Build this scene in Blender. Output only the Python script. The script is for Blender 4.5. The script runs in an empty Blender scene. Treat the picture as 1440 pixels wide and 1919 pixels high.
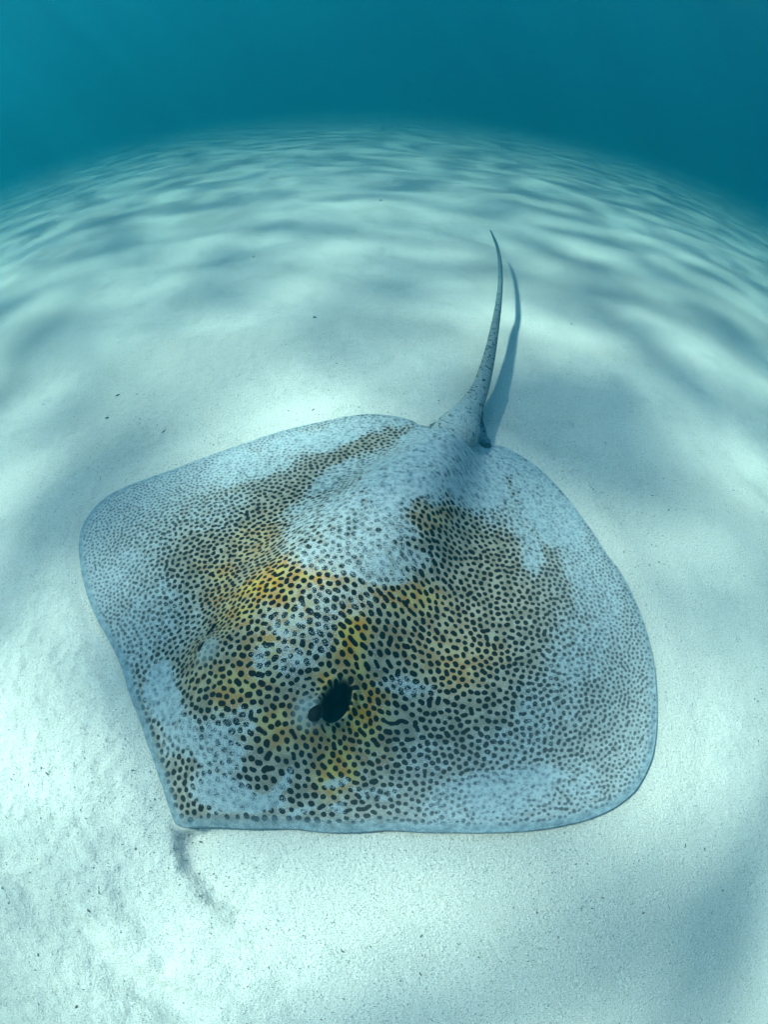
import bpy, math, random
import numpy as np
from mathutils import Vector, Matrix

S = bpy.context.scene
COL = S.collection
random.seed(7)
RNG = np.random.default_rng(11)

# ------------------------------------------------------------------ camera
PW, PH = 1440, 1919            # photograph pixels
PITCH, ROLL, FPX, CAM_H = 47.0, 3.0, 980.0, 0.90
_a, _r = math.radians(PITCH), math.radians(ROLL)
FWD = np.array([0, math.cos(_a), -math.sin(_a)])
_up = np.array([0, math.sin(_a), math.cos(_a)])
_rt = np.array([1.0, 0, 0])
RT = _rt * math.cos(_r) + _up * math.sin(_r)
UP = _up * math.cos(_r) - _rt * math.sin(_r)

cd = bpy.data.cameras.new('camera')
cam = bpy.data.objects.new('camera', cd)
COL.objects.link(cam)
cd.type = 'PANO'
cd.panorama_type = 'FISHEYE_EQUISOLID'
cd.sensor_fit = 'VERTICAL'
cd.sensor_height = 36.0
cd.sensor_width = 36.0 * 769 / 1024
cd.fisheye_lens = FPX / PH * 36.0
cd.fisheye_fov = math.radians(200)
cd.clip_start = 0.02
cd.clip_end = 500
cam.matrix_world = Matrix(((RT[0], UP[0], -FWD[0], 0), (RT[1], UP[1], -FWD[1], 0),
                           (RT[2], UP[2], -FWD[2], CAM_H), (0, 0, 0, 1)))
S.camera = cam

# ------------------------------------------------------------------ sky, sun, exposure
SUN_K = np.array([0.70, 0.05, -1.0])        # direction the light travels
SUN_EL = math.atan2(1.0, math.hypot(SUN_K[0], SUN_K[1]))
SUN_AZ = math.atan2(-SUN_K[0], -SUN_K[1])   # compass angle of the sun, clockwise from +Y
world = bpy.data.worlds.new('World')
S.world = world
world.use_nodes = True
wn = world.node_tree
wn.nodes.clear()
sky = wn.nodes.new('ShaderNodeTexSky')
sky.sky_type = 'NISHITA'
sky.sun_disc = False
sky.sun_elevation = SUN_EL
sky.sun_rotation = SUN_AZ
bg = wn.nodes.new('ShaderNodeBackground')
bg.inputs['Strength'].default_value = 0.15
wo = wn.nodes.new('ShaderNodeOutputWorld')
wn.links.new(sky.outputs[0], bg.inputs[0])
wn.links.new(bg.outputs[0], wo.inputs[0])

sd = bpy.data.lights.new('sun', 'SUN')
sd.energy = 3.0
sd.angle = math.radians(3.0)
sd.color = (1.0, 0.86, 0.75)
sun = bpy.data.objects.new('sun', sd)
COL.objects.link(sun)
sun.rotation_euler = Vector(SUN_K).to_track_quat('-Z', 'Y').to_euler()
sun.location = (-5, 0, 9)

vs = S.view_settings
vs.view_transform = 'Standard'
vs.look = 'None'
vs.gamma = 1.0
vs.use_curve_mapping = False
vs.exposure = 3.25
S.cycles.use_denoising = True
S.cycles.max_bounces = 4
S.cycles.diffuse_bounces = 1
S.cycles.glossy_bounces = 2
S.cycles.volume_bounces = 1
S.cycles.use_adaptive_sampling = True
S.cycles.adaptive_threshold = 0.02
S.cycles.adaptive_min_samples = 16
S.cycles.transparent_max_bounces = 8
S.cycles.caustics_reflective = False
S.cycles.caustics_refractive = False


# ------------------------------------------------------------------ helpers
def px_ray(px, py):
    px, py = np.atleast_1d(np.float64(px)), np.atleast_1d(np.float64(py))
    x, y = px - PW / 2, PH / 2 - py
    rr = np.hypot(x, y) + 1e-9
    th = 2 * np.arcsin(rr / (2 * FPX))
    return np.outer(np.cos(th), FWD) + np.outer(np.sin(th) * x / rr, RT) + np.outer(np.sin(th) * y / rr, UP)


def at_height(px, py, z=0.0):
    """The point of the horizontal plane at height z that the photograph shows at this pixel."""
    d = px_ray(px, py)
    t = (np.asarray(z, float) - CAM_H) / d[:, 2]
    return np.array([0, 0, CAM_H]) + d * np.reshape(t, (-1, 1))


def to_px(P):
    P = np.atleast_2d(P) - np.array([0, 0, CAM_H])
    P = P / np.linalg.norm(P, axis=1)[:, None]
    th = np.arccos(np.clip(P @ FWD, -1, 1))
    x, y = P @ RT, P @ UP
    s = np.hypot(x, y) + 1e-12
    r = 2 * FPX * np.sin(th / 2)
    return np.stack([PW / 2 + r * x / s, PH / 2 - r * y / s], 1)


def sstep(e0, e1, x):
    t = np.clip((x - e0) / (e1 - e0), 0, 1)
    return t * t * (3 - 2 * t)


_PERM = np.random.default_rng(3).random((256, 256))


def vnoise(x, y, seed=0):
    x = x + seed * 17.31
    y = y + seed * 9.73
    xi, yi = np.floor(x).astype(int), np.floor(y).astype(int)
    u, v = x - xi, y - yi
    u, v = u * u * (3 - 2 * u), v * v * (3 - 2 * v)
    g = lambda i, j: _PERM[i & 255, j & 255]
    return ((g(xi, yi) * (1 - u) + g(xi + 1, yi) * u) * (1 - v) + (g(xi, yi + 1) * (1 - u) + g(xi + 1, yi + 1) * u) * v) - 0.5


def fbm(x, y, octs=3, seed=0):
    a, s = 1.0, 0.0
    for o in range(octs):
        s = s + a * vnoise(x * 2 ** o, y * 2 ** o, seed + o * 3)
        a *= 0.5
    return s


def mesh_from(name, verts, faces_quads=None, tris=None, smooth=True):
    me = bpy.data.meshes.new(name)
    nq = 0 if faces_quads is None else len(faces_quads)
    nt = 0 if tris is None else len(tris)
    me.vertices.add(len(verts))
    me.vertices.foreach_set('co', np.asarray(verts, np.float32).ravel())
    loops = np.concatenate([a.ravel() for a in (faces_quads, tris) if a is not None and len(a)]).astype(np.int32)
    me.loops.add(len(loops))
    me.loops.foreach_set('vertex_index', loops)
    me.polygons.add(nq + nt)
    starts = np.concatenate([np.arange(nq) * 4, nq * 4 + np.arange(nt) * 3]).astype(np.int32)
    me.polygons.foreach_set('loop_start', starts)
    me.update(calc_edges=True)
    me.polygons.foreach_set('use_smooth', np.full(nq + nt, smooth))
    me.validate()
    return me


def link(name, me, mat, parent=None):
    o = bpy.data.objects.new(name, me)
    COL.objects.link(o)
    if mat:
        me.materials.append(mat)
    if parent:
        o.parent = parent
    return o


def tag(o, label=None, cat=None, group=None, kind=None):
    for k, v in (('label', label), ('category', cat), ('group', group), ('kind', kind)):
        if v:
            o[k] = v


def fattr(me, name, arr):
    a = me.attributes.new(name, 'FLOAT', 'POINT')
    a.data.foreach_set('value', np.asarray(arr, np.float32))


class NT:
    """Small node-tree writer."""
    def __init__(self, name):
        self.m = bpy.data.materials.new(name)
        self.m.use_nodes = True
        self.t = self.m.node_tree
        self.t.nodes.clear()
        self.out = self.t.nodes.new('ShaderNodeOutputMaterial')

    def n(self, typ, **kw):
        nd = self.t.nodes.new(typ)
        for k, v in kw.items():
            setattr(nd, k, v)
        return nd

    def put(self, sock, v):
        if isinstance(v, bpy.types.NodeSocket):
            self.t.links.new(v, sock)
        elif v is not None:
            sock.default_value = v

    def math(self, op, a, b=None, c=None, clamp=False):
        nd = self.n('ShaderNodeMath', operation=op, use_clamp=clamp)
        for i, v in enumerate((a, b, c)):
            self.put(nd.inputs[i], v)
        return nd.outputs[0]

    def smooth(self, x, lo, hi, a=0.0, b=1.0):
        nd = self.n('ShaderNodeMapRange', interpolation_type='SMOOTHSTEP')
        for i, v in enumerate((x, lo, hi, a, b)):
            self.put(nd.inputs[i], v)
        return nd.outputs[0]

    def mix(self, f, a, b, blend='MIX'):
        nd = self.n('ShaderNodeMix', data_type='RGBA', blend_type=blend)
        self.put(nd.inputs[0], f)
        for s, v in ((nd.inputs[6], a), (nd.inputs[7], b)):
            self.put(s, (*v, 1) if isinstance(v, tuple) and len(v) == 3 else v)
        return nd.outputs[2]

    def noise(self, vec, scale, detail=2.0, rough=0.5, dist=0.0, dims='3D'):
        nd = self.n('ShaderNodeTexNoise', noise_dimensions=dims)
        self.put(nd.inputs['Vector'], vec)
        self.put(nd.inputs['Scale'], scale)
        nd.inputs['Detail'].default_value = detail
        nd.inputs['Roughness'].default_value = rough
        nd.inputs['Distortion'].default_value = dist
        return nd

    def attr(self, name, vec=False):
        nd = self.n('ShaderNodeAttribute', attribute_name=name)
        return nd.outputs['Vector' if vec else 'Fac']

    def vmath(self, op, a, b=None, scale=None):
        nd = self.n('ShaderNodeVectorMath', operation=op)
        self.put(nd.inputs[0], a)
        if b is not None:
            self.put(nd.inputs[1], b)
        if scale is not None:
            self.put(nd.inputs['Scale'], scale)
        return nd.outputs[0]

    def bump(self, h, strength, dist, prev=None):
        nd = self.n('ShaderNodeBump')
        self.put(nd.inputs['Height'], h)
        nd.inputs['Strength'].default_value = strength
        nd.inputs['Distance'].default_value = dist
        if prev:
            self.put(nd.inputs['Normal'], prev)
        return nd.outputs[0]

    def surface(self, color, rough=0.8, spec=0.2, normal=None):
        p = self.n('ShaderNodeBsdfPrincipled')
        self.put(p.inputs['Base Color'], (*color, 1) if isinstance(color, tuple) and len(color) == 3 else color)
        self.put(p.inputs['Roughness'], rough)
        p.inputs['Specular IOR Level'].default_value = spec
        if normal is not None:
            self.put(p.inputs['Normal'], normal)
        self.t.links.new(p.outputs[0], self.out.inputs['Surface'])
        return self.m


# ------------------------------------------------------------------ body frame of the ray, traced outline
OUT_R = [(333, 1545), (390, 1549), (450, 1552), (560, 1554), (700, 1557), (820, 1560), (900, 1561), (980, 1558), (1050, 1548),
         (1110, 1532), (1160, 1507), (1195, 1475), (1218, 1430), (1228, 1380), (1229, 1320), (1226, 1260), (1215, 1200),
         (1195, 1140), (1165, 1080), (1130, 1030), (1090, 970), (1050, 920), (1010, 880), (985, 862), (955, 845),
         (930, 838), (905, 838), (885, 828)]
OUT_L = [(850, 812), (810, 803), (790, 800), (770, 790), (740, 783), (700, 780), (660, 783), (600, 795), (550, 806), (480, 826),
         (400, 852), (330, 880), (280, 898), (235, 916), (200, 935), (172, 962), (155, 990), (149, 1020), (152, 1060),
         (163, 1110), (185, 1165), (205, 1200), (222, 1235), (235, 1270), (255, 1330), (280, 1400), (305, 1470), (322, 1520)]
_o = np.array(OUT_R + OUT_L, float)
OUTLINE = at_height(_o[:, 0], _o[:, 1], 0.012)[:, :2]
TAILB = at_height(860, 800, 0.07)[0, :2]
SNOUT = OUTLINE[0]
AX = SNOUT - TAILB
LEN = float(np.linalg.norm(AX))
AX = AX / LEN
LAT = np.array([-AX[1], AX[0]])
CEN = TAILB + AX * LEN * 0.50

# smooth closed curve through the outline as radius over angle about the disc's middle
_q = OUTLINE - CEN
_ang = np.unwrap(np.arctan2(_q[:, 1], _q[:, 0]))
if _ang[-1] < _ang[0]:
    _ang, _q = _ang[::-1], _q[::-1]
NA = 1300
_rad = np.hypot(_q[:, 0], _q[:, 1])
_aa = np.concatenate([_ang - 2 * np.pi, _ang, _ang + 2 * np.pi])
_rr = np.tile(_rad, 3)
THETA = np.linspace(0, 2 * np.pi, NA, endpoint=False) + _ang[0]


def pchip(x, y, xi):
    h = np.diff(x); d = np.diff(y) / h
    m = np.zeros_like(y)
    w1, w2 = 2 * h[1:] + h[:-1], h[1:] + 2 * h[:-1]
    ok = d[1:] * d[:-1] > 0
    with np.errstate(divide='ignore', invalid='ignore'):
        m[1:-1] = np.where(ok, (w1 + w2) / (w1 / d[:-1] + w2 / d[1:]), 0)
    k = np.clip(np.searchsorted(x, xi) - 1, 0, len(h) - 1)
    t = (xi - x[k]) / h[k]
    return ((1 + 2 * t) * (1 - t) ** 2 * y[k] + t * (1 - t) ** 2 * h[k] * m[k] + t * t * (3 - 2 * t) * y[k + 1] + t * t * (t - 1) * h[k] * m[k + 1])


_srt = np.argsort(_aa)
RIM = pchip(_aa[_srt], _rr[_srt], THETA)
_kern = np.array([1, 2, 3, 2, 1.]) / 9
RIM = np.convolve(np.concatenate([RIM[-2:], RIM, RIM[:2]]), _kern, 'valid')


def rim_at(x, y):
    """fraction of the way from the disc's middle to its rim (1 = on the rim), and metres beyond the rim"""
    dx, dy = x - CEN[0], y - CEN[1]
    th = np.arctan2(dy, dx)
    R = np.interp((th - THETA[0]) % (2 * np.pi), np.append(THETA - THETA[0], 2 * np.pi), np.append(RIM, RIM[0]))
    r = np.hypot(dx, dy)
    return r / R, r - R


# ------------------------------------------------------------------ seabed
def seg_dist(x, y, pts):
    best = np.full(x.shape, 1e9); par = np.zeros(x.shape)
    n = len(pts) - 1
    for i in range(n):
        a, b = pts[i], pts[i + 1]
        ab = b - a
        t = np.clip(((x - a[0]) * ab[0] + (y - a[1]) * ab[1]) / (ab @ ab), 0, 1)
        d = np.hypot(x - a[0] - ab[0] * t, y - a[1] - ab[1] * t)
        k = d < best
        best = np.where(k, d, best); par = np.where(k, (i + t) / n, par)
    return best, par


_tr = np.array([(338, 1540), (346, 1585), (358, 1630), (372, 1665), (395, 1695), (430, 1718), (470, 1750)], float)
TRENCH = at_height(_tr[:, 0], _tr[:, 1])[:, :2]
_g1 = np.array([(-40, 1560), (60, 1680), (170, 1790), (300, 1880), (420, 1960)], float)
GROOVE1 = at_height(_g1[:, 0], _g1[:, 1])[:, :2]
_g2 = np.array([(110, 1690), (190, 1780), (270, 1850), (350, 1900)], float)
GROOVE2 = at_height(_g2[:, 0], _g2[:, 1])[:, :2]
_g3 = np.array([(210, 1620), (270, 1740), (330, 1830)], float)
GROOVE3 = at_height(_g3[:, 0], _g3[:, 1])[:, :2]


def seabed_z(x, y):
    _, out = rim_at(x, y)
    away = sstep(0.02, 0.35, out)
    far = np.hypot(x, y - 0.5)
    z = 0.050 * fbm(x * 0.9, y * 0.9, 2, 1) * away
    z += 0.022 * fbm(x * 3.1 + 2 * vnoise(x, y, 5), y * 3.1, 2, 2) * away
    z += 0.10 * vnoise(x * 0.25, y * 0.25, 8) * sstep(2, 6, far)
    # long low ripples further off, their crests running across the view
    w = y * 7 + 2.6 * fbm(x * 0.7, y * 0.7, 2, 4) + 0.6 * x
    z += 0.009 * np.sin(w * 1.3) * sstep(1.3, 2.6, far) * (0.45 + vnoise(x * 0.6, y * 0.6, 21))
    # rough crumbly ground and smooth ground in patches
    pp = to_px(np.stack([x, y, np.zeros_like(x)], 1))
    left = sstep(700, 150, pp[:, 0]) * sstep(950, 1250, pp[:, 1])
    rough = np.clip(0.18 + 0.9 * vnoise(x * 2.3, y * 2.3, 9) + 0.55 * left, 0.05, 1) * sstep(0.0, 0.05, out)
    z += rough * (0.0060 * fbm(x * 24, y * 24, 2, 6) + 0.0058 * fbm(x * 70, y * 70, 2, 7))
    # furrows and the trench off the snout
    d, t = seg_dist(x, y, TRENCH)
    right = np.interp(y, TRENCH[::-1, 1], TRENCH[::-1, 0])
    sd_ = np.where(x > right, d, -d) + 0.012 * fbm(x * 30, y * 30, 2, 31) + 0.030 * vnoise(x * 11, y * 11, 37)
    z += -0.046 * (0.7 + 0.8 * vnoise(x * 9, y * 9, 35)) * sstep(-0.022, 0.018, sd_) * np.exp(-np.maximum(sd_, 0) / 0.10) * (1 - 0.65 * t) * sstep(1.0, 0.8, t) * sstep(0.0, 0.01, out) * (d < 0.5)
    for pts, dep, wd in ((GROOVE1, 0.020, 0.05), (GROOVE2, 0.010, 0.022), (GROOVE3, 0.010, 0.03)):
        d, t = seg_dist(x, y, pts)
        d = d + 0.02 * fbm(x * 12, y * 12, 2, 33)
        z += -dep * np.exp(-(d / wd) ** 2) * sstep(0, 0.15, t) * sstep(1, 0.85, t)
    # low bank of sand that the ray has fanned up round its margin
    z += 0.006 * np.exp(-((out - 0.07) / 0.05) ** 2)
    z -= 0.006 * sstep(0.01, -0.06, out)
    return z


nang = 900
rad = [0.0]
while rad[-1] < 70:
    rad.append(rad[-1] + max(0.0068, 0.0078 * rad[-1]))
rad = np.array(rad[1:])
th = np.linspace(0, 2 * np.pi, nang, endpoint=False)
BX, BY = 0.0, 0.45
X = BX + np.outer(rad, np.cos(th)).ravel()
Y = BY + np.outer(rad, np.sin(th)).ravel()
X = np.append(X, BX); Y = np.append(Y, BY)
Z = seabed_z(X, Y)
nr = len(rad)
i, j = np.meshgrid(np.arange(nr - 1), np.arange(nang), indexing='ij')
j2 = (j + 1) % nang
quads = np.stack([i * nang + j, (i + 1) * nang + j, (i + 1) * nang + j2, i * nang + j2], -1).reshape(-1, 4)
jj = np.arange(nang)
tris = np.stack([np.full(nang, nr * nang), jj, (jj + 1) % nang], -1)
me = mesh_from('seabed', np.stack([X, Y, Z], 1), quads, tris)
fattr(me, 'tint', 0.5 + 0.45 * fbm(X * 1.7, Y * 1.7, 3, 120))
fattr(me, 'mottle', 0.5 + 0.42 * fbm(X * 15, Y * 15, 3, 130))

nt = NT('pale_sand')
geo = nt.n('ShaderNodeNewGeometry').outputs['Position']
big = nt.attr('tint')
mid = nt.attr('mottle')
fine = nt.noise(geo, 420, 1, 0.6).outputs[0]
gran = nt.noise(geo, 150, 1, 0.7).outputs[0]
c = nt.mix(nt.smooth(big, 0.35, 0.65), (0.60, 0.575, 0.53), (0.71, 0.68, 0.63))
c = nt.mix(nt.smooth(mid, 0.5, 0.72, 0, 0.35), c, (0.50, 0.51, 0.48))
c = nt.mix(nt.smooth(fine, 0.53, 0.72, 0, 0.75), c, (0.27, 0.28, 0.27))
c = nt.mix(nt.smooth(nt.math('MULTIPLY', gran, fine), 0.36, 0.44, 0, 0.7), c, (0.16, 0.165, 0.16))
c = nt.mix(nt.smooth(fine, 0.44, 0.28, 0, 0.7), c, (0.86, 0.85, 0.81))
hgt = nt.math('ADD', nt.math('MULTIPLY', gran, 0.7), nt.math('MULTIPLY', fine, 0.4))
b = nt.bump(hgt, 0.8, 0.005)
sandmat = nt.surface(c, 0.95, 0.1, b)
seabed = link('seabed', me, sandmat)
tag(seabed, 'pale rippled sand seabed with furrows and soft dapples of light', 'seabed', kind='structure')

# ------------------------------------------------------------------ water surface far overhead: sunlight dapples are put into its transparency pattern
SURF_Z = 4.2
n = 140
xs = np.linspace(-70, 70, n)
gx, gy = np.meshgrid(xs, xs, indexing='ij')
gz = SURF_Z + 0.10 * fbm(gx.ravel() * 0.5, gy.ravel() * 0.5, 2, 40)
i, j = np.meshgrid(np.arange(n - 1), np.arange(n - 1), indexing='ij')
quads = np.stack([i * n + j, (i + 1) * n + j, (i + 1) * n + j + 1, i * n + j + 1], -1).reshape(-1, 4)
me = mesh_from('water_surface', np.stack([gx.ravel(), gy.ravel(), gz], 1), quads)
nt = NT('light_dappling_water_surface')
geo = nt.n('ShaderNodeNewGeometry').outputs['Position']
off = nt.vmath('ADD', geo, (31.1, 2.7, 0))
warp = nt.noise(off, 0.9, 1, 0.5, dims='2D')
wv = nt.vmath('ADD', off, nt.vmath('SCALE', nt.vmath('SUBTRACT', warp.outputs['Color'], (0.5, 0.5, 0.5)), scale=1.1))
nz = nt.noise(wv, 2.0, 2, 0.6, dims='2D').outputs[0]
soft = nt.smooth(nz, 0.30, 0.70)
nz2 = nt.noise(wv, 4.4, 0, 0.5, dims='2D').outputs[0]
ridge = nt.smooth(nt.math('ABSOLUTE', nt.math('SUBTRACT', nz2, 0.5)), 0.12, 0.0)
t = nt.math('ADD', nt.math('MULTIPLY', soft, 0.54), nt.math('MULTIPLY', nt.math('MULTIPLY', ridge, nt.math('MULTIPLY', soft, soft)), 0.60))
t = nt.math('ADD', nt.math('MULTIPLY', t, 1.0), 0.10, clamp=True)
cc = nt.n('ShaderNodeCombineColor')
for k in range(3):
    nt.put(cc.inputs[k], t)
tb = nt.n('ShaderNodeBsdfTransparent')
nt.put(tb.inputs[0], cc.outputs[0])
gl = nt.n('ShaderNodeBsdfGlossy')
gl.inputs['Roughness'].default_value = 0.25
fr = nt.n('ShaderNodeFresnel')
fr.inputs['IOR'].default_value = 1.33
mx = nt.n('ShaderNodeMixShader')
nt.t.links.new(fr.outputs[0], mx.inputs[0])
nt.t.links.new(tb.outputs[0], mx.inputs[1])
nt.t.links.new(gl.outputs[0], mx.inputs[2])
nt.t.links.new(mx.outputs[0], nt.out.inputs['Surface'])
surf = link('water_surface', me, nt.m)
tag(surf, 'wavy underside of the water surface far above the sand, patterned to dapple the sunlight', 'water', kind='structure')

# ------------------------------------------------------------------ the ray: disc, head, tail in one continuous mesh
EYE_PX, SPI_PX = (579, 1322), (629, 1301)
_e = at_height(*EYE_PX, 0.165)[0, :2] - TAILB
_s = at_height(*SPI_PX, 0.140)[0, :2] - TAILB
EYE = np.array([_e @ AX, _e @ LAT])
SPI = np.array([_s @ AX, _s @ LAT])
_d1 = at_height(652, 1268, 0.145)[0, :2] - at_height(606, 1344, 0.14)[0, :2]
SPI_DIR = np.array([_d1 @ AX, _d1 @ LAT]); SPI_LEN = np.linalg.norm(SPI_DIR); SPI_DIR /= SPI_LEN


def spi_d(a, b):
    """normalised elliptical distance from the breathing hole behind each eye"""
    p = np.stack([a - SPI[0], np.abs(b) - SPI[1]], -1)
    u = p @ SPI_DIR
    v = p @ np.array([-SPI_DIR[1], SPI_DIR[0]])
    shut = b < 0                                           # the far one is squeezed nearly shut
    return np.hypot(u / (SPI_LEN * np.where(shut, 0.22, 0.50)), (v + np.where(shut, 0.012, 0)) / np.where(shut, 0.006, 0.0190))


def body_z(x, y, s):
    dx, dy = x - TAILB[0], y - TAILB[1]
    a, b = dx * AX[0] + dy * AX[1], dx * LAT[0] + dy * LAT[1]
    A = a / LEN
    zc = np.interp(A, [-.1, 0, .08, .18, .4, .62, .74, .82, .89, .95, 1.0], [.060, .080, .094, .106, .118, .120, .112, .087, .050, .020, .002])
    w = np.interp(A, [-.1, 0, .08, .2, .4, .65, .8, .9, 1.0], [.05, .060, .078, .105, .150, .165, .155, .125, .08])
    core = zc * np.exp(-(np.abs(b) / w) ** 2.6) * np.clip(1 - s ** 14, 0, 1)
    dome = 0.043 * np.clip(1 - s ** 2.0, 0, 1) ** 1.15
    z = 0.012 + core + dome
    ab = np.abs(b)
    de = np.hypot((a - EYE[0]) / 0.038, (ab - EYE[1]) / 0.030)
    z = z + 0.020 * np.exp(-de ** 2)                       # brow over each eye
    # groove between brow and hole, then the hole itself
    ds = spi_d(a, b)
    z = z + np.where(b < 0, 0.0, 0.006) * np.exp(-((ds - 1.25) / 0.28) ** 2)
    z = z - np.where(b < 0, 0.012, 0.060) * sstep(1.05, 0.62, ds)
    # shallow dip along the midline between the brows, low bump over the gut
    z = z - 0.010 * np.exp(-(b / 0.05) ** 2) * np.exp(-((A - 0.74) / 0.09) ** 2)
    # gentle folds toward the wing margins
    z = z + 0.006 * vnoise(x * 5, y * 5, 51) * sstep(0.5, 0.9, s) * (1 - s ** 10)
    z = z + 0.010 * np.exp(-((s - 0.9) / 0.12) ** 2) * np.clip(vnoise(x * 3.2, y * 3.2, 53) + 0.1, 0, 1)
    return z, a, b


NRING = 390
frac = np.linspace(0, 1, NRING + 1)[1:]
frac = 1 - (1 - frac) ** 1.12
sgrid = np.repeat(frac, NA)
xr = CEN[0] + sgrid * np.tile(RIM * np.cos(THETA), NRING)
yr = CEN[1] + sgrid * np.tile(RIM * np.sin(THETA), NRING)
zr, ar, br = body_z(xr, yr, sgrid)
zc0, ac0, bc0 = body_z(np.array([CEN[0]]), np.array([CEN[1]]), np.array([0.0]))
# wavy lift of the margin: the trailing edges ripple a little, the leading edge hovers just off the sand
lift = np.clip(0.010 * vnoise(np.tile(np.cos(THETA) * 4, NRING), np.tile(np.sin(THETA) * 4, NRING), 61) + 0.004, 0, 0.02)
zr = zr + lift * sstep(0.85, 1.0, sgrid)
rimx, rimy, rimz = xr[-NA:], yr[-NA:], zr[-NA:]
top = np.stack([xr, yr, zr], 1)
V = [top, np.array([[CEN[0], CEN[1], zc0[0]]])]
ctr = NRING * NA
i, j = np.meshgrid(np.arange(NRING - 1), np.arange(NA), indexing='ij')
j2 = (j + 1) % NA
Q = [np.stack([i * NA + j, (i + 1) * NA + j, (i + 1) * NA + j2, i * NA + j2], -1).reshape(-1, 4)]
jj = np.arange(NA)
T = [np.stack([np.full(NA, ctr), jj, (jj + 1) % NA], -1)]
base = ctr + 1
# rounded rim, then the pale underside
prev = (NRING - 1) * NA + jj
for ds_, dz_ in ((1.0035, -0.003), (1.0030, -0.007), (0.992, -0.0095), (0.90, None), (0.5, None)):
    xx = CEN[0] + ds_ * RIM * np.cos(THETA); yy = CEN[1] + ds_ * RIM * np.sin(THETA)
    zz = rimz + dz_ if dz_ is not None else np.full(NA, 0.001)
    V.append(np.stack([xx, yy, zz], 1))
    cur = base + jj
    Q.append(np.stack([prev, cur, base + (jj + 1) % NA, np.roll(prev, -1)], -1))
    prev = cur
    base += NA
V.append(np.array([[CEN[0], CEN[1], 0.001]]))
T.append(np.stack([np.full(NA, base), (jj + 1) % NA + base - NA, jj + base - NA], -1))
base += 1
n_disc = base
# tail
tail_px = [(858, 808, .066, .060, .054), (868, 790, .067, .048, .045), (883, 763, .068, .035, .036), (896, 738, .068, .0285, .029), (905, 715, .074, .0245, .025),
           (917, 670, .086, .0200, .020), (927, 620, .100, .0160, .016), (936, 560, .120, .0120, .012),
           (938.5, 520, .134, .0102, .010), (936, 480, .150, .0088, .0085), (929, 452, .161, .0072, .007), (920, 432, .170, .0045, .0045)]
tp = np.array(tail_px, float)
tpos = at_height(tp[:, 0], tp[:, 1], tp[:, 2])
root = np.array([[TAILB[0] + AX[0] * .16, TAILB[1] + AX[1] * .16, .062], [TAILB[0] + AX[0] * .07, TAILB[1] + AX[1] * .07, .064]])
tpos = np.vstack([root, tpos])
trw = np.concatenate([[.045, .058], tp[:, 3]]); trh = np.concatenate([[.040, .052], tp[:, 4]])
kk = np.concatenate([[0], np.cumsum(np.linalg.norm(np.diff(tpos, axis=0), axis=1))])
NT_ = 380; NC = 48
ks = np.linspace(0, kk[-1], NT_)
tc = np.stack([pchip(kk, tpos[:, q], ks) for q in range(3)], 1)
# ease kinks
for _ in range(6):
    tc[1:-1] = 0.25 * tc[:-2] + 0.5 * tc[1:-1] + 0.25 * tc[2:]
rw, rh = pchip(kk, trw, ks), pchip(kk, trh, ks)
tan = np.gradient(tc, axis=0); tan /= np.linalg.norm(tan, axis=1)[:, None]
side = np.cross(tan, [0, 0, 1.0]); side /= np.linalg.norm(side, axis=1)[:, None]
upv = np.cross(side, tan)
ph = np.linspace(0, 2 * np.pi, NC, endpoint=False)
tv = tc[:, None, :] + side[:, None, :] * (rw[:, None] * np.cos(ph))[..., None] + upv[:, None, :] * (rh[:, None] * np.sin(ph))[..., None]
tv[..., 2] = np.maximum(tv[..., 2], 0.002)
V.append(tv.reshape(-1, 3)); V.append(tc[-1:] + tan[-1:] * 0.006)
i, j = np.meshgrid(np.arange(NT_ - 1), np.arange(NC), indexing='ij')
j2 = (j + 1) % NC
Q.append(base + np.stack([i * NC + j, i * NC + j2, (i + 1) * NC + j2, (i + 1) * NC + j], -1).reshape(-1, 4))
tipv = base + NT_ * NC
lastr = base + (NT_ - 1) * NC + np.arange(NC)
T.append(np.stack([lastr, np.roll(lastr, -1), np.full(NC, tipv)], -1))
V = np.vstack(V)
me = mesh_from('stingray', V - np.array([CEN[0], CEN[1], 0]), np.vstack(Q), np.vstack(T))
NV = len(V)

# pigment, silt and margin maps, kept on the skin as attributes
pp = to_px(V)
dx, dy = V[:, 0] - TAILB[0], V[:, 1] - TAILB[1]
va, vb = dx * AX[0] + dy * AX[1], dx * LAT[0] + dy * LAT[1]
sv, ov = rim_at(V[:, 0], V[:, 1])
istail = np.arange(NV) >= n_disc
sv = np.where(istail, 0.5, sv); ov = np.where(istail, -0.2, ov)
wx = pp[:, 0] + 26 * fbm(pp[:, 0] / 60, pp[:, 1] / 60, 3, 71)
wy = pp[:, 1] + 26 * fbm(pp[:, 0] / 60, pp[:, 1] / 60, 3, 77)


def blobs(lst, soft=0.45, union=True):
    m = np.zeros(NV)
    for cx, cy, rx, ry, rot, st in lst:
        c_, s_ = math.cos(math.radians(rot)), math.sin(math.radians(rot))
        u = (wx - cx) * c_ + (wy - cy) * s_
        v = -(wx - cx) * s_ + (wy - cy) * c_
        d = np.hypot(u / rx, v / ry)
        m = np.maximum(m, st * sstep(1 + soft, 1 - soft, d))
    return m


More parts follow.
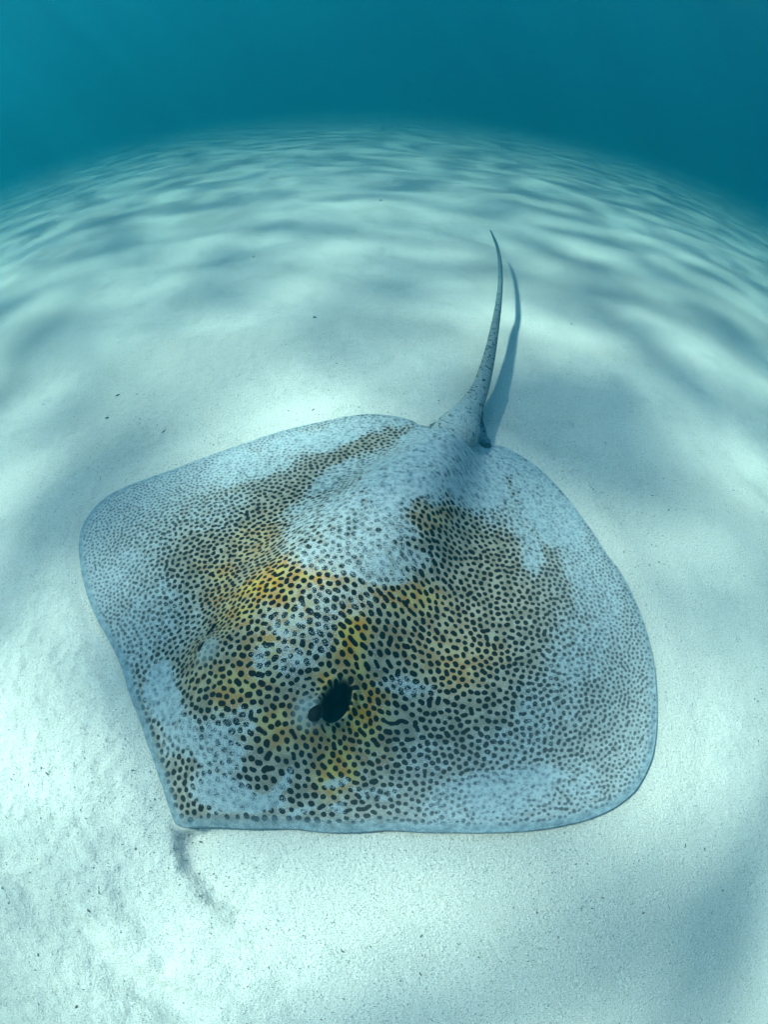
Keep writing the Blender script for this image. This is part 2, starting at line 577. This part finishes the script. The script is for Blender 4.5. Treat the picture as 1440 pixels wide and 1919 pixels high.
DUST = [(850, 850, 120, 50, 15, 1.0), (760, 900, 110, 75, -15, .95), (690, 965, 110, 80, -20, .85), (670, 1040, 130, 50, 0, .80),
        (740, 1065, 110, 40, 0, .72), (560, 990, 70, 45, -40, .72), (630, 900, 80, 28, -25, .8), (900, 905, 70, 55, 20, 1.0), (960, 960, 45, 60, 30, .75), (985, 1030, 28, 60, -25, .85),
        (1030, 960, 55, 100, -35, .95), (960, 862, 60, 26, 25, .95), (1000, 890, 40, 40, 30, .95), (560, 1160, 85, 45, -10, .58), (640, 1130, 90, 40, 10, .60), (520, 1235, 75, 45, 0, .60), (600, 1200, 45, 30, 0, .55),
        (300, 1300, 38, 75, -10, .95), (330, 1370, 40, 45, 0, .85), (400, 1395, 75, 55, 25, .80), (440, 1345, 60, 40, 10, .65), (420, 1480, 70, 40, 10, .9), (470, 1500, 80, 24, -8, .95),
        (527, 1466, 27, 11, -35, .85), (630, 1462, 21, 17, 20, .80), (570, 1515, 30, 10, 0, .7), (640, 1518, 25, 11, 0, .8), (700, 1490, 50, 18, 0, .6), (760, 1290, 60, 22, 12, .62),
        (860, 1490, 100, 40, -20, .70), (960, 1490, 120, 50, -15, .80), (1090, 1470, 60, 50, -30, .62), (1040, 1340, 80, 110, 0, .52), (1080, 1220, 70, 90, 0, .62), (960, 1400, 70, 60, 0, .5),
        (800, 1420, 60, 60, 0, .48), (1120, 1100, 50, 120, -20, .68), (1080, 1050, 40, 80, -30, .75),
        (660, 810, 150, 30, -8, .95), (480, 860, 130, 32, -18, .80), (330, 920, 90, 40, -20, .58), (280, 1000, 80, 60, 0, .50), (400, 960, 90, 40, -25, .55),
        (240, 1080, 60, 60, 0, .60), (290, 1130, 60, 90, 0, .62), (250, 1200, 40, 70, 0, .62), (340, 1170, 45, 60, 0, .5), (230, 1250, 25, 50, -10, .7)]
CLEAN = [(880, 1130, 85, 140, 10, 1), (650, 850, 110, 16, -22, 1), (560, 915, 70, 22, -40, .8), (480, 1040, 80, 36, -45, .85), (800, 960, 45, 30, 20, .75), (640, 1250, 40, 60, 20, .9), (420, 1250, 45, 70, 0, .8), (560, 1400, 90, 40, 10, .8)]
dust = np.maximum(blobs(DUST, 0.40), 0.14 + 0.34 * sstep(0.55, 0.95, sv) * (0.25 + 0.75 * sstep(0.14, 0.48, np.abs(vb))))
dust = dust * (1 - 0.85 * blobs(CLEAN, 0.4))
dust = dust + 0.16 * vnoise(V[:, 0] * 14, V[:, 1] * 14, 81) + 0.10 * vnoise(V[:, 0] * 40, V[:, 1] * 40, 83)
dust = np.where(istail, np.interp(np.hypot(V[:, 0] - TAILB[0], V[:, 1] - TAILB[1]), [0, .1, .3, .6, 1.0], [.85, .70, .62, .48, .30]), dust)
YEL = [(520, 1110, 110, 50, -15, .9), (560, 1090, 60, 50, 0, 1.0), (650, 1190, 45, 70, 25, .85), (640, 1240, 45, 60, 0, .8), (520, 1170, 90, 60, 0, .7), (430, 1270, 70, 60, 0, .55), (680, 1330, 50, 60, 0, .85),
       (635, 1435, 40, 60, 0, .75), (560, 1360, 80, 50, 0, .6), (760, 1120, 80, 35, 10, .6), (850, 1260, 70, 40, 0, .38), (800, 1200, 90, 60, 0, .22), (910, 1230, 45, 35, 0, .22), (480, 1010, 60, 30, -40, .30), (420, 1070, 40, 20, 0, .45), (660, 1400, 60, 60, 0, .55), (800, 960, 40, 30, 0, .3)]
yel = blobs(YEL, 0.6) * np.clip(0.95 + 1.6 * vnoise(V[:, 0] * 26, V[:, 1] * 26, 91), 0.05, 1.0)
yel = np.where(istail, 0, yel)
rimm = sstep(-0.030, -0.004, ov) * np.where(istail, 0, 1)
front = sstep(0.35, 0.6, va / LEN)
rimm = rimm * (0.45 + 0.55 * front)
fade = sstep(0.42, 0.98, sv) * np.clip(0.75 + 0.25 * (vb < 0), 0, 1) * (0.12 + 0.88 * sstep(0.14, 0.48, np.abs(vb)))
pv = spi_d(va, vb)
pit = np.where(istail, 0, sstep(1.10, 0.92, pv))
lid = np.where(istail, 0, np.exp(-(np.hypot((va - EYE[0]) / 0.026, (np.abs(vb) - EYE[1] + 0.006) / 0.022)) ** 4))
under = np.where((np.arange(NV) > ctr + 2 * NA) & ~istail, 1.0, 0.0)
tailm = np.where(istail, np.interp(np.hypot(V[:, 0] - TAILB[0], V[:, 1] - TAILB[1]), [0, .25, .6, 1.2], [0, .25, .8, 1.0]), 0)
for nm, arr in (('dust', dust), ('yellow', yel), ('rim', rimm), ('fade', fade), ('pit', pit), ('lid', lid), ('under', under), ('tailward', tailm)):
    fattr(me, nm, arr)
k = 1 + 0.14 * np.clip(sv, 0, 1.05) ** 3
sc3 = np.stack([(V[:, 0] - CEN[0]) * k, (V[:, 1] - CEN[1]) * k, np.where(istail, V[:, 2], 0)], 1)
sc3[istail] *= 2.6
# spots crowd round the eyes
for sg in (1, -1):
    ec = TAILB + AX * EYE[0] + LAT * EYE[1] * sg - CEN
    dd = sc3[:, :2] - ec
    rr_ = np.hypot(dd[:, 0], dd[:, 1])
    sc3[:, :2] += dd * (0.55 * np.exp(-(rr_ / 0.075) ** 2))[:, None]
# the spots themselves: blue-noise centres, crowded at the margin and round the eyes, some run together in pairs
def spacing(x, y):
    ss, oo = rim_at(x, y)
    ddx, ddy = x - TAILB[0], y - TAILB[1]
    aa2, bb2 = ddx * AX[0] + ddy * AX[1], np.abs(ddx * LAT[0] + ddy * LAT[1])
    de = np.hypot(aa2 - (EYE[0] + SPI[0]) / 2, bb2 - (EYE[1] + SPI[1]) / 2)
    h_ = 0.0138 - 0.0042 * sstep(0.45, 1.0, ss) * (0.2 + 0.8 * sstep(0.14, 0.45, bb2))
    return h_ * (1 - 0.40 * np.exp(-(de / 0.055) ** 2)), ss, oo


srng = np.random.default_rng(21)
NCAND = 110000
lo, hi = OUTLINE.min(0), OUTLINE.max(0)
cand = srng.uniform(lo, hi, (NCAND, 2))
ch, cs, co_ = spacing(cand[:, 0], cand[:, 1])
okc = (co_ < -0.006 - 0.012 * sstep(0.45, 0.7, ((cand - TAILB) @ AX) / LEN))
cand, ch = cand[okc], ch[okc]
G = 0.016
grid = {}
acc, acch = [], []
for (x_, y_), h_ in zip(cand.tolist(), ch.tolist()):
    gi, gj = int(x_ // G), int(y_ // G)
    m2 = (0.80 * h_) ** 2
    good = True
    for u_ in (gi - 1, gi, gi + 1):
        for w_ in (gj - 1, gj, gj + 1):
            for px_, py_ in grid.get((u_, w_), ()):
                if (px_ - x_) ** 2 + (py_ - y_) ** 2 < m2:
                    good = False
                    break
            if not good:
                break
        if not good:
            break
    if good:
        grid.setdefault((gi, gj), []).append((x_, y_))
        acc.append((x_, y_)); acch.append(h_)
SPC = np.array(acc); SPH = np.array(acch)
_or = np.argsort(SPC[:, 0]); SPC, SPH = SPC[_or], SPH[_or]
# relax so that gaps even out
for _ in range(5):
    mv_ = np.zeros_like(SPC)
    for c0 in range(0, len(SPC), 200):
        cx_ = SPC[c0:c0 + 200, 0]
        nb = (SPC[:, 0] > cx_.min() - 0.02) & (SPC[:, 0] < cx_.max() + 0.02)
        dv = SPC[c0:c0 + 200, None] - SPC[None, nb]
        d2 = np.hypot(dv[..., 0], dv[..., 1]) + 1e-6
        wgt = np.clip(1 - d2 / (1.25 * SPH[c0:c0 + 200, None]), 0, None) * (d2 > 1e-5)
        mv_[c0:c0 + 200] = (dv / d2[..., None] * wgt[..., None]).sum(1)
    SPC = SPC + 0.20 * SPH[:, None] * mv_
nsp = len(SPC)
NND = np.empty(nsp)
for c0 in range(0, nsp, 200):
    cx_ = SPC[c0:c0 + 200, 0]
    nb = (SPC[:, 0] > cx_.min() - 0.02) & (SPC[:, 0] < cx_.max() + 0.02)
    dv = SPC[c0:c0 + 200, None] - SPC[None, nb]
    d2 = np.hypot(dv[..., 0], dv[..., 1])
    NND[c0:c0 + 200] = np.where(d2 < 1e-7, 9, d2).min(1)
shapes = []           # x, y, half-length vector, radius
used = set()
for q in range(nsp):
    if q in used:
        continue
    h_ = SPH[q]
    r_ = (0.30 + 4.6 * (h_ - 0.0096)) * 1.13 * h_ * srng.lognormal(0, 0.13)
    r_ = min(r_, 0.375 * NND[q])
    if srng.random() < 0.08:
        d_ = np.hypot(*(SPC - SPC[q]).T); d_[q] = 9
        k_ = int(np.argmin(d_))
        if k_ not in used and d_[k_] < 1.0 * h_:
            used.add(k_)
            mid_ = (SPC[q] + SPC[k_]) / 2; hv_ = (SPC[k_] - SPC[q]) * 0.34
            shapes.append((mid_[0], mid_[1], hv_[0], hv_[1], r_ * 0.86))
            continue
    # lie along a slowly turning grain
    an_ = 2.2 * float(vnoise(np.array([SPC[q, 0] * 7]), np.array([SPC[q, 1] * 7]), 141)[0]) * math.pi + srng.normal(0, 0.5)
    el_ = abs(srng.normal(0, 0.26)) * r_
    shapes.append((SPC[q, 0], SPC[q, 1], math.cos(an_) * el_, math.sin(an_) * el_, r_ * (1 - 0.12 * el_ / r_)))
field = np.full(NV, -0.004)
ndt = ctr + 1
bx_, by_ = np.floor(V[:ndt, 0] / 0.02).astype(int), np.floor(V[:ndt, 1] / 0.02).astype(int)
key = (bx_ + 500) * 2000 + by_ + 500
order = np.argsort(key, kind='stable'); skey = key[order]
jitx = 0.0016 * vnoise(V[:, 0] * 170, V[:, 1] * 170, 151); jity = 0.0016 * vnoise(V[:, 0] * 170, V[:, 1] * 170, 157)
VX, VY = V[:, 0] + jitx, V[:, 1] + jity
for x_, y_, hx_, hy_, r_ in shapes:
    gi, gj = int(math.floor(x_ / 0.02)) + 500, int(math.floor(y_ / 0.02)) + 500
    for u_ in (gi - 1, gi, gi + 1):
        l0, l1 = np.searchsorted(skey, (u_ * 2000 + gj - 1, u_ * 2000 + gj + 2))
        if l1 <= l0:
            continue
        ids = order[l0:l1]
        ex, ey = VX[ids] - x_, VY[ids] - y_
        hh = hx_ * hx_ + hy_ * hy_ + 1e-12
        t_ = np.clip((ex * hx_ + ey * hy_) / hh, -1, 1)
        field[ids] = np.maximum(field[ids], r_ - np.hypot(ex - t_ * hx_, ey - t_ * hy_))
field[istail] = (0.010 * vnoise(V[istail, 0] * 150, V[istail, 1] * 150 + V[istail, 2] * 190, 161) - 0.0022)
fattr(me, 'spot_field', field * 1000)
at_ = me.attributes.new('spot_place', 'FLOAT_VECTOR', 'POINT')
at_.data.foreach_set('vector', sc3.astype(np.float32).ravel())

nt = NT('spotted_ray_skin')
sp = nt.attr('spot_place', True)
A_ = {k_: nt.attr(k_) for k_ in ('dust', 'yellow', 'rim', 'fade', 'pit', 'lid', 'under', 'tailward')}
spot = nt.smooth(nt.math('SUBTRACT', nt.attr('spot_field'), nt.math('MULTIPLY', A_['fade'], 0.35)), -0.75, 0.55)
tone = nt.noise(sp, 34, 1, 0.5, dims='2D').outputs[0]
tan_c = nt.mix(nt.smooth(tone, 0.35, 0.65), (0.25, 0.22, 0.165), (0.36, 0.32, 0.25))
skin = nt.mix(A_['fade'], tan_c, (0.36, 0.395, 0.42))
yc = nt.mix(nt.smooth(tone, 0.4, 0.62), (0.60, 0.27, 0.015), (0.62, 0.43, 0.07))
skin = nt.mix(A_['yellow'], skin, yc)
spc = nt.mix(A_['fade'], (0.010, 0.008, 0.009), (0.060, 0.070, 0.085))
col = nt.mix(nt.math('MULTIPLY', spot, nt.math('SUBTRACT', 1.0, nt.math('MULTIPLY', A_['fade'], 0.30))), skin, spc)
# silt lying on the skin
gr = nt.noise(sp, 520, 1, 0.65).outputs[0]
ed = nt.noise(sp, 55, 3, 0.7, dims='2D').outputs[0]
dd_ = nt.math('ADD', A_['dust'], nt.math('MULTIPLY', nt.math('SUBTRACT', ed, 0.5), 1.35))
dd_ = nt.math('SUBTRACT', dd_, nt.math('MULTIPLY', spot, nt.math('MULTIPLY', nt.math('SUBTRACT', 1.15, A_['dust']), 0.60)))
cover = nt.smooth(nt.math('ADD', dd_, nt.math('MULTIPLY', nt.math('SUBTRACT', gr, 0.5), 2.6)), 0.40, 0.78)
dcol = nt.mix(nt.smooth(gr, 0.35, 0.65), (0.20, 0.29, 0.36), (0.56, 0.655, 0.71))
dcol = nt.mix(nt.smooth(ed, 0.40, 0.66, 0, 0.55), dcol, (0.62, 0.68, 0.70))
dcol = nt.mix(nt.smooth(ed, 0.48, 0.30, 0, 0.55), dcol, (0.15, 0.25, 0.33))
col = nt.mix(nt.math('MULTIPLY', cover, 0.86), col, dcol)
col = nt.mix(nt.math('MULTIPLY', A_['rim'], 0.75), col, nt.mix(nt.smooth(nt.math('ADD', nt.math('MULTIPLY', gr, 0.6), nt.math('MULTIPLY', ed, 0.4)), 0.42, 0.58), (0.10, 0.17, 0.22), (0.32, 0.43, 0.49)))
col = nt.mix(nt.math('MULTIPLY', A_['lid'], 0.45), col, (0.42, 0.50, 0.53))
col = nt.mix(A_['pit'], col, (0.006, 0.007, 0.009))  # hole's dark lining, with the shade inside it put into the colour
col = nt.mix(nt.math('MULTIPLY', A_['tailward'], 0.8), col, (0.03, 0.105, 0.15))
col = nt.mix(A_['under'], col, (0.65, 0.68, 0.70))
hb = nt.math('ADD', nt.math('MULTIPLY', cover, 0.5), nt.math('MULTIPLY', gr, 0.5))
bm = nt.bump(hb, 0.35, 0.0016)
skinmat = nt.surface(col, nt.smooth(cover, 0, 1, 0.6, 0.9), 0.03, bm)
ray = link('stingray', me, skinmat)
ray.location = (CEN[0], CEN[1], 0)
tag(ray, 'large whip-tailed stingray with dense dark leopard spots, half dusted with pale silt, resting on sand', 'stingray')


# eyes
def uv_sphere(rx, ry, rz, nu=28, nv=18, shape=None):
    vs2, q2 = [], []
    for iv in range(nv + 1):
        ph_ = math.pi * iv / nv
        for iu in range(nu):
            t_ = 2 * math.pi * iu / nu
            vs2.append((rx * math.sin(ph_) * math.cos(t_), ry * math.sin(ph_) * math.sin(t_), rz * math.cos(ph_)))
    for iv in range(nv):
        for iu in range(nu):
            q2.append((iv * nu + iu, (iv + 1) * nu + iu, (iv + 1) * nu + (iu + 1) % nu, iv * nu + (iu + 1) % nu))
    return np.array(vs2), np.array(q2)


nt = NT('dark_eyeball')
g_ = nt.noise(nt.n('ShaderNodeNewGeometry').outputs['Position'], 300, 2).outputs[0]
eyemat = nt.surface(nt.mix(g_, (0.012, 0.011, 0.012), (0.016, 0.013, 0.012)), 0.4, 0.05)
nt = NT('black_pupil')
pupmat = nt.surface((0.003, 0.003, 0.004), 0.15, 0.3)
ev, eq = uv_sphere(0.0155, 0.0105, 0.0115)
eye_me = mesh_from('eye', ev, eq)
pv_, pq = uv_sphere(0.0080, 0.0022, 0.0060, 20, 12)
pup_me = mesh_from('pupil', pv_, pq)
yaw = math.atan2(AX[1], AX[0])
for n_, sg in enumerate((1, -1)):
    p2 = TAILB + AX * EYE[0] + LAT * EYE[1]
    for _ in range(12):                                    # where the photograph shows the near eyeball, on the skin
        ss, _o = rim_at(p2[:1], p2[1:])
        zz, _o, _o = body_z(p2[:1], p2[1:], ss)
        p2 = 0.5 * p2 + 0.5 * at_height(591, 1336, float(zz[0]))[0, :2]
    el_ = p2 - TAILB
    p2 = TAILB + AX * (el_ @ AX) + LAT * (el_ @ LAT) * sg
    ss, _ = rim_at(p2[:1], p2[1:])
    zz, _, _ = body_z(p2[:1], p2[1:], ss)
    eo = link('eye', eye_me, eyemat if n_ == 0 else None, ray)
    eo.location = (p2[0] - CEN[0], p2[1] - CEN[1], float(zz[0]) - (0.002 if sg > 0 else 0.0125))
    eo.rotation_euler = (math.radians(-18) * sg, 0, yaw)
    po = link('pupil', pup_me, pupmat if n_ == 0 else None, eo)
    po.location = (0.003, 0.0088 * sg, 0.002)

# pelvic fins either side of the tail root
nt = NT('dusky_fin_skin')
ps = nt.n('ShaderNodeTexCoord').outputs['Object']
f1 = nt.noise(ps, 130, 3, 0.6).outputs[0]
f2 = nt.noise(ps, 22, 2, 0.6).outputs[0]
fc = nt.mix(nt.smooth(f2, 0.35, 0.6), (0.05, 0.07, 0.08), (0.20, 0.28, 0.32))
finmat = nt.surface(nt.mix(nt.smooth(f1, 0.52, 0.62), fc, (0.03, 0.035, 0.04)), 0.7, 0.2, nt.bump(f1, 0.3, 0.002))


def fin_mesh(path, half, thick):
    path = np.array(path, float)
    kk_ = np.concatenate([[0], np.cumsum(np.linalg.norm(np.diff(path, axis=0), axis=1))])
    m = 24; nc_ = 14
    ks_ = np.linspace(0, kk_[-1], m)
    cc_ = np.stack([pchip(kk_, path[:, q_], ks_) for q_ in range(3)], 1)
    hw = pchip(kk_, np.array(half, float), ks_)
    tg = np.gradient(cc_, axis=0); tg /= np.linalg.norm(tg, axis=1)[:, None]
    sd_ = np.cross(tg, [0, 0, 1.]); sd_ /= np.linalg.norm(sd_, axis=1)[:, None]
    up_ = np.cross(sd_, tg)
    an = np.linspace(0, 2 * np.pi, nc_, endpoint=False)
    v_ = cc_[:, None] + sd_[:, None] * (hw[:, None] * np.cos(an))[..., None] + up_[:, None] * (thick * np.minimum(1, hw / hw.max() + .2)[:, None] * np.sin(an))[..., None]
    v_ = v_.reshape(-1, 3)
    a_, b_ = np.meshgrid(np.arange(m - 1), np.arange(nc_), indexing='ij')
    q_ = np.stack([a_ * nc_ + b_, a_ * nc_ + (b_ + 1) % nc_, (a_ + 1) * nc_ + (b_ + 1) % nc_, (a_ + 1) * nc_ + b_], -1).reshape(-1, 4)
    v_ = np.vstack([v_, cc_[:1], cc_[-1:]])
    r0, r1 = np.arange(nc_), (m - 1) * nc_ + np.arange(nc_)
    t_ = np.vstack([np.stack([np.roll(r0, -1), r0, np.full(nc_, m * nc_)], -1), np.stack([r1, np.roll(r1, -1), np.full(nc_, m * nc_ + 1)], -1)])
    return v_, q_, t_


fp = at_height([918, 905, 893, 893, 903], [842, 832, 812, 790, 772], [.018, .022, .024, .022, .016])
fv, fq, ft = fin_mesh(fp, [.012, .030, .030, .022, .006], .008)
org = fp[0].copy()
pf = link('pelvic_fin', mesh_from('pelvic_fin', fv - org, fq, ft), finmat, ray)
pf.location = (org[0] - CEN[0], org[1] - CEN[1], org[2])
# the matching fin on the other side, mirrored across the midline
mv = fv.copy()
dl = (mv[:, 0] - TAILB[0]) * LAT[0] + (mv[:, 1] - TAILB[1]) * LAT[1]
mv[:, 0] -= 2 * dl * LAT[0]; mv[:, 1] -= 2 * dl * LAT[1]
org2 = mv[-2].copy()
pf2 = link('pelvic_fin', mesh_from('pelvic_fin_twin', mv - org2, fq[:, ::-1], ft[:, ::-1]), finmat, ray)
pf2.location = (org2[0] - CEN[0], org2[1] - CEN[1], org2[2])

# ------------------------------------------------------------------ bits lying on the sand
nt = NT('dark_debris')
oi = nt.n('ShaderNodeTexCoord').outputs['Object']
debmat = nt.surface(nt.mix(nt.noise(oi, 200, 2).outputs[0], (0.05, 0.055, 0.055), (0.20, 0.20, 0.185)), 0.8, 0.2)


def shard(rng, size):
    """a little crooked flake with thickness: 8 corners"""
    l_, w_, t_ = size * rng.uniform(.7, 1.4), size * rng.uniform(.3, .7), size * rng.uniform(.15, .4)
    c_ = np.array([(sx * l_, sy * w_, sz * t_) for sz in (-1, 1) for sx, sy in ((-1, -1), (1, -1), (1, 1), (-1, 1))]) * 0.5
    return c_ * rng.uniform(.55, 1.2, c_.shape)


BOXQ = np.array([(3, 2, 1, 0), (4, 5, 6, 7), (0, 1, 5, 4), (1, 2, 6, 5), (2, 3, 7, 6), (3, 0, 4, 7)])
NF = 6500
rr_ = np.exp(RNG.uniform(math.log(0.25), math.log(6.0), NF)); aa_ = RNG.uniform(-0.5, math.pi + 0.5, NF)
fx, fy = rr_ * np.cos(aa_), 0.1 + rr_ * np.sin(aa_)
near = RNG.random(NF) < 0.45
fx = np.where(near, RNG.uniform(-1.3, 1.5, NF), fx); fy = np.where(near, RNG.uniform(-0.75, 1.4, NF), fy)
clump = vnoise(fx * 3, fy * 3, 101) + 0.6 * vnoise(fx * 9, fy * 9, 103)
keep = (rim_at(fx, fy)[1] > 0.015) & (clump > -0.12)
fx, fy = fx[keep], fy[keep]
fz = seabed_z(fx, fy)
VV, QQ = [], []
for q in range(len(fx)):
    sz_ = RNG.lognormal(math.log(0.0022), 0.40)
    c_ = shard(RNG, min(sz_, 0.006))
    t_ = RNG.uniform(0, 2 * math.pi)
    R_ = np.array([[math.cos(t_), -math.sin(t_), 0], [math.sin(t_), math.cos(t_), 0], [0, 0, 1]])
    VV.append(c_ @ R_.T + np.array([fx[q], fy[q], fz[q] + 0.0006])); QQ.append(BOXQ + 8 * q)
fl = link('debris_flecks', mesh_from('debris_flecks', np.vstack(VV), np.vstack(QQ), smooth=False), debmat)
tag(fl, 'tiny dark flecks of shell and weed scattered over the sand', 'debris', kind='stuff')

FR = [(713, 379), (475, 477), (590, 604), (905, 333), (220, 740), (1072, 603), (788, 1825), (1045, 1756), (1205, 1711), (790, 1754), (1285, 1585),
      (1321, 1592), (77, 1789), (161, 1853), (172, 1708), (150, 1886), (191, 1673), (1255, 954), (308, 814), (199, 780)]
frng = np.random.default_rng(5)
for q, (fx_, fy_) in enumerate(FR):
    p_ = at_height(fx_, fy_)[0]
    dist = math.hypot(p_[0], p_[1], 0.9)
    m = 7
    sz_ = np.clip(0.0052 * dist, 0.0045, 0.02)
    # crooked twig-like scrap: a bent strip of three segments with thickness
    L_ = sz_ * frng.uniform(.9, 1.7); w_ = sz_ * frng.uniform(.35, .6)
    pth = np.array([(-L_ / 2, 0, 0), (-L_ / 6, L_ * frng.uniform(-.2, .2), w_ * .2), (L_ / 6, L_ * frng.uniform(-.2, .2), w_ * .3), (L_ / 2, L_ * frng.uniform(-.3, .3), 0)])
    v_, q_, t_ = fin_mesh(pth, np.array([.3, .5, .45, .2]) * w_, w_ * .4)
    fo = link('debris_fragment', mesh_from('debris_fragment', v_, q_, t_), debmat)
    fo.location = (p_[0], p_[1], float(seabed_z(p_[:1], p_[1:2])[0]) + w_ * 0.15)
    fo.rotation_euler = (0, 0, frng.uniform(0, 6.28))
    tag(fo, 'small dark crooked scrap of debris lying loose on the pale sand', 'debris', 'dark scraps on the sand')

# ------------------------------------------------------------------ the water itself, an even blue-green haze
hx, z0, z1 = 72.0, float(Z.min()) - 1.0, SURF_Z + 0.25
hv = np.array([(sx * hx, sy * hx, z) for z in (z0, z1) for sx, sy in ((-1, -1), (1, -1), (1, 1), (-1, 1))])
haze_m = bpy.data.materials.new('blue_green_water')
haze_m.use_nodes = True
ht = haze_m.node_tree
ht.nodes.clear()
ho = ht.nodes.new('ShaderNodeOutputMaterial')
pvn = ht.nodes.new('ShaderNodeVolumePrincipled')
pvn.inputs['Density'].default_value = 0.53
pvn.inputs['Color'].default_value = (0.002, 0.075, 0.109, 1)
pvn.inputs['Absorption Color'].default_value = (0.25, 0.475, 0.504, 1)
pvn.inputs['Anisotropy'].default_value = 0.35
ht.links.new(pvn.outputs[0], ho.inputs['Volume'])
haze = link('haze', mesh_from('haze', hv, BOXQ, smooth=False), haze_m)
tag(haze, 'clear blue-green sea water thickening with distance', 'water', kind='stuff')
